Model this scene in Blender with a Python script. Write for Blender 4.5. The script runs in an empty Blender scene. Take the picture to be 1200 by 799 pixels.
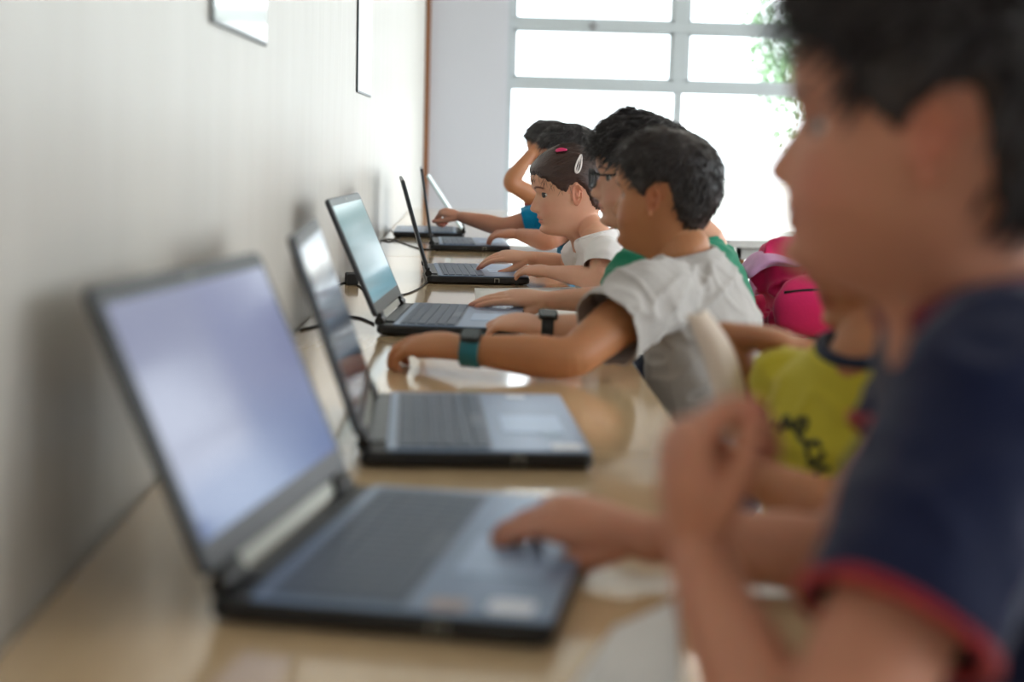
import bpy, bmesh, math, random
import numpy as np
from mathutils import Vector, Matrix
from mathutils.bvhtree import BVHTree
random.seed(7); rng = np.random.default_rng(7)
SC = bpy.context.scene
COL = SC.collection
PI = math.pi
V = Vector

# ------------------------------------------------------------------ camera maths
CAMZ, TZ = 1.085, .72
FPX, YAW, PITCH, ROLL = 1700.7, .0288, .1375, .027
_f = V((math.sin(YAW)*math.cos(PITCH), math.cos(YAW)*math.cos(PITCH), -math.sin(PITCH)))
_r0 = V((math.cos(YAW), -math.sin(YAW), 0)); _u0 = _r0.cross(_f)
_r = _r0*math.cos(ROLL) + _u0*math.sin(ROLL); _u = -_r0*math.sin(ROLL) + _u0*math.cos(ROLL)
CAMP = V((0, 0, CAMZ))
def ray(px, py): return _r*((px-600)/FPX) + _u*((399.5-py)/FPX) + _f
def at(px, py, Y, W_=None):
    if W_ is not None: return V((px, py, Y))          # already a world point
    d = ray(px, py); return CAMP + d*(Y/d.y)
def on_z(px, py, z):
    d = ray(px, py); return CAMP + d*((z-CAMZ)/d.z)
WX = -.329
def on_wall(px, py):
    d = ray(px, py); return CAMP + d*(WX/d.x)

# ------------------------------------------------------------------ materials
def nodes(name):
    m = bpy.data.materials.new(name); m.use_nodes = True
    nt = m.node_tree; b = nt.nodes['Principled BSDF']
    return m, nt, b
def lin(c):
    return tuple(((x/255)/12.92 if x/255 <= .04045 else ((x/255+.055)/1.055)**2.4) for x in c) + (1,)
def mat(name, rgb, rough=.5, metal=0, spec=.5, bump=0, bscale=60, vary=0, coat=0, stretch=(1,1,1), sheen=0, detail=4):
    m, nt, b = nodes(name); N, L = nt.nodes, nt.links
    c = lin(rgb)
    b.inputs['Base Color'].default_value = c; b.inputs['Roughness'].default_value = rough
    b.inputs['Metallic'].default_value = metal; b.inputs['Specular IOR Level'].default_value = spec
    b.inputs['Coat Weight'].default_value = coat
    b.inputs['Sheen Weight'].default_value = sheen
    tc = N.new('ShaderNodeTexCoord'); mp = N.new('ShaderNodeMapping'); mp.inputs['Scale'].default_value = stretch
    no = N.new('ShaderNodeTexNoise'); no.inputs['Scale'].default_value = bscale; no.inputs['Detail'].default_value = detail
    L.new(tc.outputs['Object'], mp.inputs[0]); L.new(mp.outputs[0], no.inputs['Vector'])
    if vary:
        hs = N.new('ShaderNodeMixRGB'); hs.inputs[1].default_value = tuple(x*(1-vary) for x in c[:3])+(1,); hs.inputs[2].default_value = tuple(min(1, x*(1+vary)) for x in c[:3])+(1,)
        L.new(no.outputs['Fac'], hs.inputs[0]); L.new(hs.outputs[0], b.inputs['Base Color'])
    if bump:
        bp = N.new('ShaderNodeBump'); bp.inputs['Strength'].default_value = bump; bp.inputs['Distance'].default_value = .002
        L.new(no.outputs['Fac'], bp.inputs['Height']); L.new(bp.outputs[0], b.inputs['Normal'])
    return m
def emit(name, rgb, s, rough=.15):
    m, nt, b = nodes(name); b.inputs['Base Color'].default_value = (.02, .02, .02, 1)
    b.inputs['Emission Color'].default_value = lin(rgb); b.inputs['Emission Strength'].default_value = s; b.inputs['Roughness'].default_value = rough
    return m
def skin_mat(name, rgb):
    m, nt, b = nodes(name); N, L = nt.nodes, nt.links
    at_ = N.new('ShaderNodeVertexColor'); at_.layer_name = 'tint'
    mx = N.new('ShaderNodeMixRGB'); mx.blend_type = 'MULTIPLY'; mx.inputs[0].default_value = 1
    no = N.new('ShaderNodeTexNoise'); no.inputs['Scale'].default_value = 22; no.inputs['Detail'].default_value = 6
    tc = N.new('ShaderNodeTexCoord'); L.new(tc.outputs['Object'], no.inputs['Vector'])
    c = lin(rgb); m2 = N.new('ShaderNodeMixRGB')
    m2.inputs[1].default_value = (c[0]*.92, c[1]*.84, c[2]*.82, 1); m2.inputs[2].default_value = (min(1, c[0]*1.08), c[1]*1.12, c[2]*1.12, 1)
    L.new(no.outputs['Fac'], m2.inputs[0]); L.new(m2.outputs[0], mx.inputs[1]); L.new(at_.outputs['Color'], mx.inputs[2])
    L.new(mx.outputs[0], b.inputs['Base Color'])
    b.inputs['Roughness'].default_value = .5; b.inputs['Specular IOR Level'].default_value = .4
    b.inputs['Subsurface Weight'].default_value = .25; b.inputs['Subsurface Radius'].default_value = (1, .35, .2); b.inputs['Subsurface Scale'].default_value = .012
    return m
def hair_mat(name, rgb, rough=.36):
    m = mat(name, rgb, rough, spec=.5, bump=1.0, bscale=120, vary=.5, stretch=(.22, 2.2, 2.0), detail=6)
    return m
def fabric(name, rgb, vary=.06, sheen=.2, bs=900):
    return mat(name, rgb, .85, spec=.2, bump=.25, bscale=bs, vary=vary, sheen=sheen)

M = {}
M['dark_plastic'] = mat('dark_plastic', (30, 33, 38), .35, bump=.05, bscale=800)
M['black_plastic'] = mat('black_plastic', (14, 15, 17), .4)
M['deck'] = mat('brushed_slate_deck', (116, 138, 168), .3, metal=.4, bump=.06, bscale=300, stretch=(1, .05, 1))
M['key'] = mat('keycap', (66, 82, 104), .36)
M['bezel'] = mat('bezel', (24, 25, 28), .35)
M['lidback'] = mat('lid_back', (44, 48, 54), .35)
M['silver'] = mat('silver_hinge', (168, 168, 158), .4, metal=.6)
M['pad'] = mat('touchpad', (150, 174, 204), .3, metal=.3)
M['white_plastic'] = mat('white_label_glint', (232, 236, 244), .4)
M['rubber'] = mat('black_rubber', (20, 20, 22), .6)
M['teal_rubber'] = mat('teal_rubber', (16, 96, 104), .5)
M['watch_glass'] = mat('watch_glass', (60, 74, 80), .08, coat=1)
M['steel'] = mat('steel', (170, 172, 175), .3, metal=1)
M['brown_wood'] = mat('brown_wood', (150, 98, 62), .5, vary=.15, bscale=8, stretch=(8, 8, .6))
M['orange_wood'] = mat('orange_wood', (188, 122, 84), .4, vary=.12, bscale=9, stretch=(1, 10, 1))
M['frame_white'] = mat('white_window_frame', (196, 203, 206), .45)
M['paper'] = mat('paper', (236, 234, 230), .6)
M['eye_white'] = mat('eye_white', (225, 220, 216), .15)
M['iris'] = mat('iris', (62, 52, 46), .1)
M['lash'] = mat('lash', (24, 18, 16), .6)

# ------------------------------------------------------------------ object helpers
def link(name, me, m, parent=None, inv=None, smooth=True):
    o = bpy.data.objects.new(name, me); COL.objects.link(o)
    if m is not None:
        if isinstance(m, (list, tuple)):
            for k in m: me.materials.append(k)
        else: me.materials.append(m)
    if smooth: me.polygons.foreach_set('use_smooth', [True]*len(me.polygons))
    if parent is not None:
        o.parent = parent
        if inv is not None: o.matrix_parent_inverse = inv
    return o
def empty(name, loc, rz=0):
    o = bpy.data.objects.new(name, None); COL.objects.link(o); o.location = loc; o.rotation_euler = (0, 0, rz); o.empty_display_size = .1
    return o
def tag(o, label, cat=None, group=None, kind=None):
    if label: o['label'] = label
    if cat: o['category'] = cat
    if group: o['group'] = group
    if kind: o['kind'] = kind
    return o
def inv_of(e): return (Matrix.Translation(e.location) @ e.rotation_euler.to_matrix().to_4x4()).inverted()
def fm(verts, faces, name='m'):
    me = bpy.data.meshes.new(name); me.from_pydata([tuple(v) for v in verts], [], faces); me.update(); return me
class MB:
    def __init__(s): s.v = []; s.f = []
    def add(s, vs, fs):
        k = len(s.v); s.v += [tuple(map(float, v)) for v in vs]; s.f += [tuple(int(i)+k for i in f) for f in fs]; return s
    def box(s, lo, hi, bev=0, mtx=None):
        bm = bmesh.new(); bmesh.ops.create_cube(bm, size=1)
        for v in bm.verts:
            v.co = V([lo[i] + (v.co[i]+.5)*(hi[i]-lo[i]) for i in range(3)])
        if bev: bmesh.ops.bevel(bm, geom=bm.edges[:], offset=bev, segments=2, profile=.6, affect='EDGES')
        if mtx is not None: bm.transform(mtx)
        bm.verts.index_update(); s.add([v.co[:] for v in bm.verts], [[v.index for v in f.verts] for f in bm.faces]); bm.free(); return s
    def slab(s, lo, hi, r, bev=.0015, mtx=None, seg=5):
        """rounded-corner slab in xy with bevelled rims"""
        x0, y0, z0 = lo; x1, y1, z1 = hi; pts = []
        for cx, cy, a0 in ((x1-r, y1-r, 0), (x0+r, y1-r, 90), (x0+r, y0+r, 180), (x1-r, y0+r, 270)):
            for k in range(seg+1):
                a = math.radians(a0+90*k/seg); pts.append((cx, cy, math.cos(a), math.sin(a)))
        rings = []
        for z, rr in ((z0, r-bev), (z0+bev, r), (z1-bev, r), (z1, r-bev)):
            rings.append([(cx+c*rr, cy+sn*rr, z) for cx, cy, c, sn in pts])
        n = len(pts); vs = [p for R_ in rings for p in R_]
        if mtx is not None: vs = [(mtx @ V(p))[:] for p in vs]
        fs = [(i*n+j, i*n+(j+1) % n, (i+1)*n+(j+1) % n, (i+1)*n+j) for i in range(3) for j in range(n)]
        fs += [tuple(range(n-1, -1, -1)), tuple(3*n+j for j in range(n))]
        return s.add(vs, fs)
    def tube(s, pts, r, n=10, closed=False):
        pts = [V(p) for p in pts]; N_ = len(pts); rr = r if isinstance(r, (list, tuple)) else [r]*N_
        vs = []; up = None
        for i, p in enumerate(pts):
            a = pts[(i-1) % N_] if (closed or i) else p; b = pts[(i+1) % N_] if (closed or i < N_-1) else p
            t = (b-a).normalized()
            if up is None: up = t.orthogonal().normalized()
            up = (up - t*up.dot(t)).normalized(); w = t.cross(up)
            for k in range(n):
                an = 2*PI*k/n; vs.append(p + (up*math.cos(an)+w*math.sin(an))*rr[i])
        fs = [(i*n+k, i*n+(k+1) % n, ((i+1) % N_)*n+(k+1) % n, ((i+1) % N_)*n+k) for i in range(N_ if closed else N_-1) for k in range(n)]
        if not closed: fs += [tuple(range(n-1, -1, -1)), tuple((N_-1)*n+k for k in range(n))]
        return s.add(vs, fs)
    def cyl(s, p0, p1, r, n=20): return s.tube([p0, p1], r, n)
    def build(s, name, m, parent=None, inv=None, smooth=False):
        me = fm(s.v, s.f, name); bm = bmesh.new(); bm.from_mesh(me); bmesh.ops.recalc_face_normals(bm, faces=bm.faces); bm.to_mesh(me); bm.free()
        o = link(name, me, m, parent, inv, smooth)
        return o
def crom(P, n):
    """Catmull-Rom through rows of P, n steps a span"""
    P = np.array(P, float); Q = np.vstack([2*P[0]-P[1], P, 2*P[-1]-P[-2]]); out = []
    for i in range(1, len(Q)-2):
        for k in range(n):
            t = k/n; a, b, c, d = Q[i-1], Q[i], Q[i+1], Q[i+2]
            out.append(.5*(2*b+(c-a)*t+(2*a-5*b+4*c-d)*t*t+(-a+3*b-3*c+d)*t**3))
    out.append(P[-1]); return np.array(out)
def smst(a, b, x):
    t = np.clip((x-a)/(b-a), 0, 1); return t*t*(3-2*t)
def vnoise(p, s=1.0, seed=0):
    """value noise in 3D, p Nx3 -> -1..1"""
    q = np.asarray(p)*s + seed*17.31; i = np.floor(q).astype(np.int64); f = q-i; f = f*f*(3-2*f)
    def h(a, b, c):
        n = (a*374761393 + b*668265263 + c*2147483647 + seed*974711) & 0xffffffff
        n = ((n ^ (n >> 13))*1274126177) & 0xffffffff; n = n ^ (n >> 16)
        return (n & 0xffff)/32767.5-1
    r = 0
    for dx in (0, 1):
        for dy in (0, 1):
            for dz in (0, 1):
                w = (f[:, 0] if dx else 1-f[:, 0])*(f[:, 1] if dy else 1-f[:, 1])*(f[:, 2] if dz else 1-f[:, 2])
                r = r + w*h(i[:, 0]+dx, i[:, 1]+dy, i[:, 2]+dz)
    return r
def eloft(mb, P, A, B, side, n=20, sub=5):
    """closed tapered limb through points P, half-widths A along `side`, B across"""
    P = [list(p) for p in P]
    R_ = crom([p+[a, b] for p, a, b in zip(P, A, B)], sub)
    C = R_[:, :3]; a = np.maximum(R_[:, 3], .002); b = np.maximum(R_[:, 4], .002); m = len(C)
    # rounded caps
    t0 = (C[1]-C[0]); t0 /= np.linalg.norm(t0); t1 = C[-1]-C[-2]; t1 /= np.linalg.norm(t1)
    e0 = min(a[0], b[0]); e1 = min(a[-1], b[-1])
    C = np.vstack([C[0]-t0*e0*.9, C[0]-t0*e0*.55, C, C[-1]+t1*e1*.55, C[-1]+t1*e1*.9])
    a = np.r_[a[0]*.25, a[0]*.75, a, a[-1]*.75, a[-1]*.25]; b = np.r_[b[0]*.25, b[0]*.75, b, b[-1]*.75, b[-1]*.25]
    vs = []; sd0 = np.array(side, float)
    for i in range(len(C)):
        t = C[min(i+1, len(C)-1)]-C[max(i-1, 0)]; t /= np.linalg.norm(t)
        sd = sd0-t*sd0.dot(t); sd /= np.linalg.norm(sd); w = np.cross(t, sd)
        for k in range(n):
            an = 2*PI*k/n; vs.append(C[i]+sd*a[i]*math.cos(an)+w*b[i]*math.sin(an))
    m = len(C); fs = [(i*n+k, i*n+(k+1) % n, (i+1)*n+(k+1) % n, (i+1)*n+k) for i in range(m-1) for k in range(n)]
    fs += [tuple(range(n-1, -1, -1)), tuple((m-1)*n+k for k in range(n))]
    mb.add(vs, fs)
def remesh(mb, vox, smooth=5, fac=.5):
    me = fm(mb.v, mb.f); bm = bmesh.new(); bm.from_mesh(me); bmesh.ops.recalc_face_normals(bm, faces=bm.faces); bm.to_mesh(me); bm.free()
    o = bpy.data.objects.new('tmp', me); COL.objects.link(o)
    r = o.modifiers.new('r', 'REMESH'); r.mode = 'VOXEL'; r.voxel_size = vox
    if smooth:
        s = o.modifiers.new('s', 'SMOOTH'); s.iterations = smooth; s.factor = fac
    dg = bpy.context.evaluated_depsgraph_get(); dg.update()
    out = bpy.data.meshes.new_from_object(o.evaluated_get(dg)); bpy.data.objects.remove(o); bpy.data.meshes.remove(me)
    return out
def getv(me):
    a = np.empty(len(me.vertices)*3); me.vertices.foreach_get('co', a); return a.reshape(-1, 3)
def getn(me):
    a = np.empty(len(me.vertices)*3); me.vertex_normals.foreach_get('vector', a); return a.reshape(-1, 3)
def setv(me, a): me.vertices.foreach_set('co', a.ravel()); me.update()
def set_tint(me, col):
    at_ = me.color_attributes.new('tint', 'FLOAT_COLOR', 'POINT')
    c = np.ones((len(me.vertices), 4)); c[:, :3] = col; at_.data.foreach_set('color', c.ravel())
def cut(me, co, no, R_):
    """open a clean end: drop everything past the plane, near co"""
    bm = bmesh.new(); bm.from_mesh(me); co = V(co); no = V(no).normalized()
    fs = [f for f in bm.faces if (f.calc_center_median()-co).length < R_]
    g = list({e for f in fs for e in f.edges} | {v for f in fs for v in f.verts}) + fs
    bmesh.ops.bisect_plane(bm, geom=g, plane_co=co, plane_no=no)
    dl = [f for f in bm.faces if (f.calc_center_median()-co).length < R_*1.05 and (f.calc_center_median()-co).dot(no) > 1e-5]
    bmesh.ops.delete(bm, geom=dl, context='FACES')
    bm.to_mesh(me); bm.free(); me.update()

def open_neck(me, c, R_):
    bm = bmesh.new(); bm.from_mesh(me); c = V(c)
    dl = [f for f in bm.faces if (f.calc_center_median()-c).length < R_]; bmesh.ops.delete(bm, geom=dl, context='FACES')
    for v in bm.verts:
        if v.is_boundary and abs((v.co-c).length-R_) < .006: v.co = c+(v.co-c).normalized()*R_
    bm.to_mesh(me); bm.free(); me.update()

# ------------------------------------------------------------------ the head
ZF = [-.05, -.02, -.006, 0, .006, .016, .030, .038, .045, .052, .062, .085, .100, .108, .118, .140, .165, .185, .198, .2045]
XF = [.000, .004, .022, .052, .067, .0745, .0715, .0735, .0745, .0765, .075, .0735, .0715, .074, .0805, .083, .0725, .052, .028, .004]
XB = [-.060, -.060, -.060, -.060, -.061, -.063, -.066, -.069, -.072, -.076, -.081, -.094, -.099, -.101, -.103, -.101, -.091, -.072, -.048, -.012]
HW = [.035, .035, .035, .0365, .040, .0455, .0525, .056, .0585, .0605, .063, .069, .0715, .0725, .0735, .0745, .0690, .0560, .0390, .008]
XC = -.008
def head_pt(phi, z):
    """bare skull surface (no features); phi 0 = front, arrays"""
    xf = np.interp(z, ZF, XF); xb = np.interp(z, ZF, XB); w = np.interp(z, ZF, HW)
    c, s = np.cos(phi), np.sin(phi)
    pw = np.where(c > 0, .92, 1.0)
    x = XC + np.where(c > 0, (xf-XC), (XC-xb))*np.sign(c)*np.abs(c)**pw
    y = w*np.sign(s)*np.abs(s)**.9
    return x, y
def _sm(arr):   # smooth the interpolation tables
    zz = np.linspace(ZF[0], ZF[-1], 400); a = np.interp(zz, ZF, arr); k = np.ones(13)/13
    b = np.convolve(np.pad(a, 6, mode='edge'), k, 'valid'); b[-14:] = a[-14:]; return zz, b
_zz, XFs = _sm(XF); _, XBs = _sm(XB); _, HWs = _sm(HW)
ZFo = ZF; ZF, XF, XB, HW = list(_zz), list(XFs), list(XBs), list(HWs)
g = lambda x, s: np.exp(-(x/s)**2)
EYE = V((.0480, .0305, .1005))
def head_mesh(mb, MH, nose=1.0, lipf=1.0, chub=1.0):
    nt, nz = 150, 150
    t = np.linspace(0, 2*PI, nt, endpoint=False); ph = t-.62*np.sin(t)
    a = np.linspace(0, 1, nz); z = -.05+.2545*(1-(1-a)**1.25)
    P, Z = np.meshgrid(ph, z); P = P.ravel(); Z = Z.ravel()
    x, y = head_pt(P, Z); fr = np.clip(np.cos(P), 0, 1)**.5
    # nose
    nz_ = np.interp(Z, [.0555, .0585, .063, .068, .073, .085, .098, .106], [0, .007, .0155, .0195, .0185, .012, .005, 0])
    sg = np.interp(Z, [.056, .066, .08, .105], [.0115, .0105, .0075, .0065])
    x += nose*nz_*g(y, sg)*fr
    x += fr*.0045*g(np.abs(y)-.0115, .005)*g(Z-.0635, .006)
    x -= fr*.0105*g(np.abs(y)-.031, .0135)*g(Z-.0995, .0085)
    x += fr*.002*g(np.abs(y)-.028, .016)*g(Z-.116, .006)
    x += fr*lipf*(.0038*g(Z-.0462, .0042)*g(y, .018)+.0042*g(Z-.0358, .0042)*g(y, .016)-.0045*g(Z-.0412, .0016)*g(y, .020))
    x += fr*.0035*g(Z-.017, .009)*g(y, .015) - fr*.003*g(Z-.0265, .005)*g(y, .018)
    ck = g(Z-.058, .022)*g(np.abs(P)-.95, .45)+g(Z-.058, .022)*g(2*PI-np.abs(P)-.95, .45)
    x += .003*chub*ck; y += np.sign(y)*.004*chub*ck
    vs = [(MH @ V(p))[:] for p in zip(x, y, Z)]
    fs = [(i*nt+k, i*nt+(k+1) % nt, (i+1)*nt+(k+1) % nt, (i+1)*nt+k) for i in range(nz-1) for k in range(nt)]
    fs += [tuple(range(nt-1, -1, -1)), tuple((nz-1)*nt+k for k in range(nt))]
    mb.add(vs, fs)
def ear_mesh(mb, MH, sgn, rot=0):
    """cupped ear with a rolled rim, bowl, tragus and lobe"""
    nu, nv = 14, 36; vs = []
    def shp(u, v):
        c, s = math.cos(v), math.sin(v)
        w = .0150*(1+.18*s)*(1 if c < 0 else .85); h = .0275
        a = c*w*u; b = s*h*u
        rim = .0045*math.exp(-((u-.88)/.13)**2)*(1 if c < .45 or s > .3 else .3)
        bowl = -.0055*math.exp(-((u-.35)/.28)**2)
        trag = .004*math.exp(-((u-.62)/.2)**2)*max(0, c)**3
        anti = .0022*math.exp(-((u-.62)/.1)**2)*(c < 0)
        return a, b, rim+bowl+trag+anti
    for lay in (0, 1):
        for i in range(nu):
            u = i/(nu-1) if lay == 0 else 1-i/(nu-1)
            for k in range(nv):
                a, b, h = shp(max(u, .02), 2*PI*k/nv)
                if lay: h = h-.0035*(1-.5*u)
                # a forward, b up, h outward; hinge at the front edge, flare out to the back
                fl = math.radians(27); lx = a-.014; 
                X = .0+ lx*math.cos(fl)-h*math.sin(fl)*-1*0; Yv = .0715 + (-lx)*math.sin(fl)*.75 + h
                vs.append((MH @ V((X+.004-b*.12, sgn*Yv, .092+b+a*.1)))[:])
    n = 2*nu; fs = [(i*nv+k, i*nv+(k+1) % nv, (i+1)*nv+(k+1) % nv, (i+1)*nv+k) for i in range(n-1) for k in range(nv)]
    fs += [tuple(range(nv-1, -1, -1)), tuple((n-1)*nv+k for k in range(nv))]
    mb.add(vs, fs)
def ball(mb, c, r, n=16, e0=-90, e1=90, a0=-180, a1=180, mtx=None):
    vs = []; closed = (a1-a0) >= 359
    na = n*2; ne = n
    for i in range(ne+1):
        e = math.radians(e0+(e1-e0)*i/ne)
        for k in range(na+(0 if closed else 1)):
            a = math.radians(a0+(a1-a0)*k/na); p = V((math.cos(e)*math.cos(a), math.cos(e)*math.sin(a), math.sin(e)))*r+V(c)
            vs.append(mtx @ p if mtx is not None else p)
    w = na if closed else na+1
    fs = [(i*w+k, i*w+(k+1) % w, (i+1)*w+(k+1) % w, (i+1)*w+k) for i in range(ne) for k in range(na)]
    mb.add(vs, fs)
# hair: a thick shell over the scalp with a hairline, plus combed locks
HL_BOY = ([0, 30, 45, 58, 70, 78, 86, 92, 104, 112, 122, 140, 180], [.150, .150, .141, .124, .100, .094, .112, .123, .122, .092, .062, .046, .040])
HL_FRINGE = ([0, 25, 40, 52, 64, 76, 84, 92, 104, 112, 122, 140, 180], [.128, .128, .124, .118, .108, .088, .108, .123, .122, .090, .058, .042, .036])
HL_TUFT = ([0, 25, 40, 52, 64, 76, 84, 92, 104, 112, 122, 140, 180], [.140, .138, .132, .122, .108, .088, .108, .123, .122, .090, .058, .042, .036])
HL_GIRL = ([0, 30, 45, 58, 68, 76, 84, 92, 104, 112, 122, 140, 180], [.144, .141, .130, .118, .100, .095, .110, .114, .098, .076, .054, .042, .038])
def make_hair(MH, sc, line, thick, style, parent, inv, m, locks=1500, seed=1, llen=.030, lift=.25, lw=.0022):
    r = np.random.default_rng(seed)
    nt, nz = 200, 120
    ph = np.linspace(0, 2*PI, nt, endpoint=False); a = np.linspace(0, 1, nz); z = .02+.1845*(1-(1-a)**1.4)
    P, Z = np.meshgrid(ph, z); P = P.ravel(); Z = Z.ravel()
    def thickness(P_, Z_, x, y):
        d = np.degrees(np.arccos(np.clip(np.cos(P_), -1, 1)))
        q = np.stack([x, y, Z_], 1)
        hl = np.interp(d, *line)+.0035*vnoise(q, 260, seed)+.002*vnoise(q, 700, seed+3)
        s = Z_-hl
        top = smst(.13, .2, Z_); front = smst(60, 20, d) if False else np.clip(1-d/70, 0, 1)
        T_ = thick[0]*(1-top)+thick[1]*top+thick[2]*front*smst(.12, .16, Z_)
        return -.005+(T_+.005)*smst(-.003, .016, s), s
    x, y = head_pt(P, Z); T_, s = thickness(P, Z, x, y)
    pos = np.stack([x, y, Z], 1)
    cen = np.array([-.012, 0, .105]); nrm = pos-cen; nrm[:, 0] *= .75; nrm /= np.linalg.norm(nrm, axis=1)[:, None]
    rough_ = {'tousled': .0075, 'smooth': .0007, 'short': .0016, 'wavy': .0035}[style]
    st = pos*np.array([.5, 1.6, 1])
    d = rough_*(vnoise(st, 60, seed)+.6*vnoise(st, 130, seed+5))*smst(0, .02, s)
    pos2 = pos+nrm*(T_+d)[:, None]
    vs = [(MH @ V(p))[:] for p in pos2]
    fs = [(i*nt+k, i*nt+(k+1) % nt, (i+1)*nt+(k+1) % nt, (i+1)*nt+k) for i in range(nz-1) for k in range(nt)]
    fs += [tuple((nz-1)*nt+k for k in range(nt))]
    mb = MB(); mb.add(vs, fs)
    # locks
    N_ = locks; cand = r.integers(0, len(pos), N_*6)
    # area-fair choice: favour by sin
    keep = [c for c in cand if s[c] > .003][:N_]
    crown = np.array([-.055, 0, .19])
    for c in keep:
        p = pos2[c]; n_ = nrm[c]
        if abs(p[1]) > .055 and p[2] < .118+llen*.75 and -.045 < p[0] < .030: continue
        if style == 'smooth':      # drawn back to a tie low behind the crown
            tgt = np.array([-.115, 0, .125]); fl = tgt-p
        elif style == 'tousled':
            fl = (p-crown)+r.normal(0, .05, 3)
            if p[2] > .15: fl = fl+np.array([.06, 0, .03])
        else:
            fl = (p-crown)+r.normal(0, .012, 3)
        fl = fl-n_*fl.dot(n_); l = np.linalg.norm(fl)
        if l < 1e-5: continue
        fl /= l; w = np.cross(fl, n_)
        L_ = llen*r.uniform(.5, 1.15); li = lift*r.uniform(.2, 1.5); wd = lw*r.uniform(.6, 1.3)
        pts = []
        for k in range(5):
            t = k/4; pts.append(p-n_*.0015*(1-t)+fl*L_*t+n_*(li*L_*t-.5*L_*L_*t*t/.085)+w*r.normal(0, .0006)*t)
        vv = []; ff = []
        for k, q in enumerate(pts):
            wk = wd*(1-(k/4)**2*.95)
            vv += [q-w*wk, q+n_*wk*.6, q+w*wk]
        for k in range(4):
            b = k*3; ff += [(b, b+1, b+4, b+3), (b+1, b+2, b+5, b+4), (b+2, b, b+3, b+5)]
        mb.add([(MH @ V(q))[:] for q in vv], ff)
    if style == 'smooth':      # fine loose wisps along the hairline
        front = [c for c in range(len(pos)) if 0 < s[c] < .006 and pos[c, 0] > .0]
        for c in r.choice(front, 60):
            p = pos2[c]; dn = np.array([.05, 0, -1.])+r.normal(0, .45, 3); n_ = nrm[c]; dn -= n_*dn.dot(n_); dn /= np.linalg.norm(dn); L_ = r.uniform(.006, .022)
            mb.tube([MH @ V(p-dn*.008), MH @ V(p+dn*L_*.5+n_*.0015), MH @ V(p+dn*L_+n_*.0005)], [.0006, .0005, .0002], 4)
        top = [c for c in range(len(pos)) if s[c] > .02 and pos[c, 2] > .12]
        for c in r.choice(top, 120):
            p = pos2[c]; n_ = nrm[c]; fl = np.array([-1, 0, .2])+r.normal(0, .4, 3); fl -= n_*fl.dot(n_); fl /= np.linalg.norm(fl)
            mb.tube([MH @ V(p), MH @ V(p+fl*.014+n_*.003), MH @ V(p+fl*.028+n_*.003)], [.0004, .0003, .0001], 4)
    me = fm(mb.v, mb.f, 'hair')
    return link('hair', me, m, parent, inv)

# ------------------------------------------------------------------ hands and arms
FINGERS = [(.0225, .070, (.034, .021, .016), .0069), (.0075, .074, (.037, .023, .017), .0071), (-.0075, .071, (.034, .022, .016), .0067), (-.0215, .064, (.026, .016, .014), .0060)]
def hand(mb, wrist, d, up, side, curls, s=1.0, spread=6, thumb=(35, 20, 20), tips=None, palmtilt=0):
    f = V(d).normalized(); u = V(up); u = (u-f*u.dot(f)).normalized(); t = f.cross(u)*side   # side +1 left hand
    W = V(wrist); P = lambda a, b, c: W+(f*a+t*b+u*c)*s
    eloft(mb, [P(-.012, 0, 0), P(.012, 0, .001), P(.04, .001, .002), P(.066, 0, .001), P(.078, 0, -.001)],
          [.0215*s, .0225*s, .031*s, .0325*s, .028*s], [.0165*s, .0155*s, .0150*s, .0125*s, .0090*s], t, 20, 4)
    for (o, b, ls, r), cu in zip(FINGERS, curls):
        p = P(b-.012, o*.95, .001); ang = math.radians(spread)*(o/.0225); dd = (f*math.cos(ang)+t*math.sin(ang)).normalized()
        ax = dd.cross(u).normalized(); pts = [p, P(b, o, .001)]; q = pts[1]; rads = [r*1.05*s, r*1.08*s]; c = 0
        for j, l in enumerate(ls):
            c += cu[j]; v = dd*math.cos(math.radians(c))-u*math.sin(math.radians(c)); q = q+v*l*s; pts.append(q); rads.append(r*s*(1.0, .93, .80)[j])
        eloft(mb, pts, rads, rads, t, 12, 4)
        if tips is not None: tips.append(q)
    a1, a2, a3 = thumb
    dd = (f*math.cos(math.radians(a1))+t*math.sin(math.radians(a1))-u*.35).normalized(); p = P(.016, .014, -.004); q = p+dd*.034*s
    d2 = (dd*math.cos(math.radians(a2))+(f-t*.3).normalized()*math.sin(math.radians(a2))).normalized(); q2 = q+d2*.027*s
    d3 = (d2*math.cos(math.radians(a3))+(f-t*.6).normalized()*math.sin(math.radians(a3))).normalized(); q3 = q2+d3*.021*s
    eloft(mb, [p, q, q2, q3], [.0125*s, .0098*s, .0083*s, .0068*s], [.0125*s, .0095*s, .0080*s, .0066*s], t, 12, 4)
    if tips is not None: tips.append(q3)
CURL_REST = [(10, 16, 10), (13, 18, 12), (15, 20, 12), (18, 22, 12)]
CURL_TYPE = [(4, 22, 14), (12, 26, 16), (16, 28, 18), (18, 28, 16)]
CURL_FIST = [(70, 85, 50), (72, 88, 50), (75, 88, 50), (78, 85, 48)]
CURL_HALF = [(62, 72, 40), (64, 74, 42), (66, 74, 42), (66, 72, 40)]
CURL_FLAT = [(2, 10, 6), (5, 12, 8), (8, 14, 8), (12, 16, 8)]
def arm(mb, sh, el, wr, s=1.0, fat=1.0):
    sh, el, wr = V(sh), V(el), V(wr); a = (el-sh); b = (wr-el)
    side = a.cross(b)
    if side.length < 1e-6: side = V((0, 1, 0))
    k = s*fat
    eloft(mb, [sh, sh+a*.3, sh+a*.7, el-a.normalized()*.012, el+b.normalized()*.02, el+b*.3, el+b*.65, wr],
          [.040*k, .039*k, .034*k, .031*k, .0315*k, .0325*k, .0275*k, .0215*k],
          [.040*k, .039*k, .034*k, .031*k, .0305*k, .0310*k, .0250*k, .0180*k], side, 20, 4)

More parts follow.
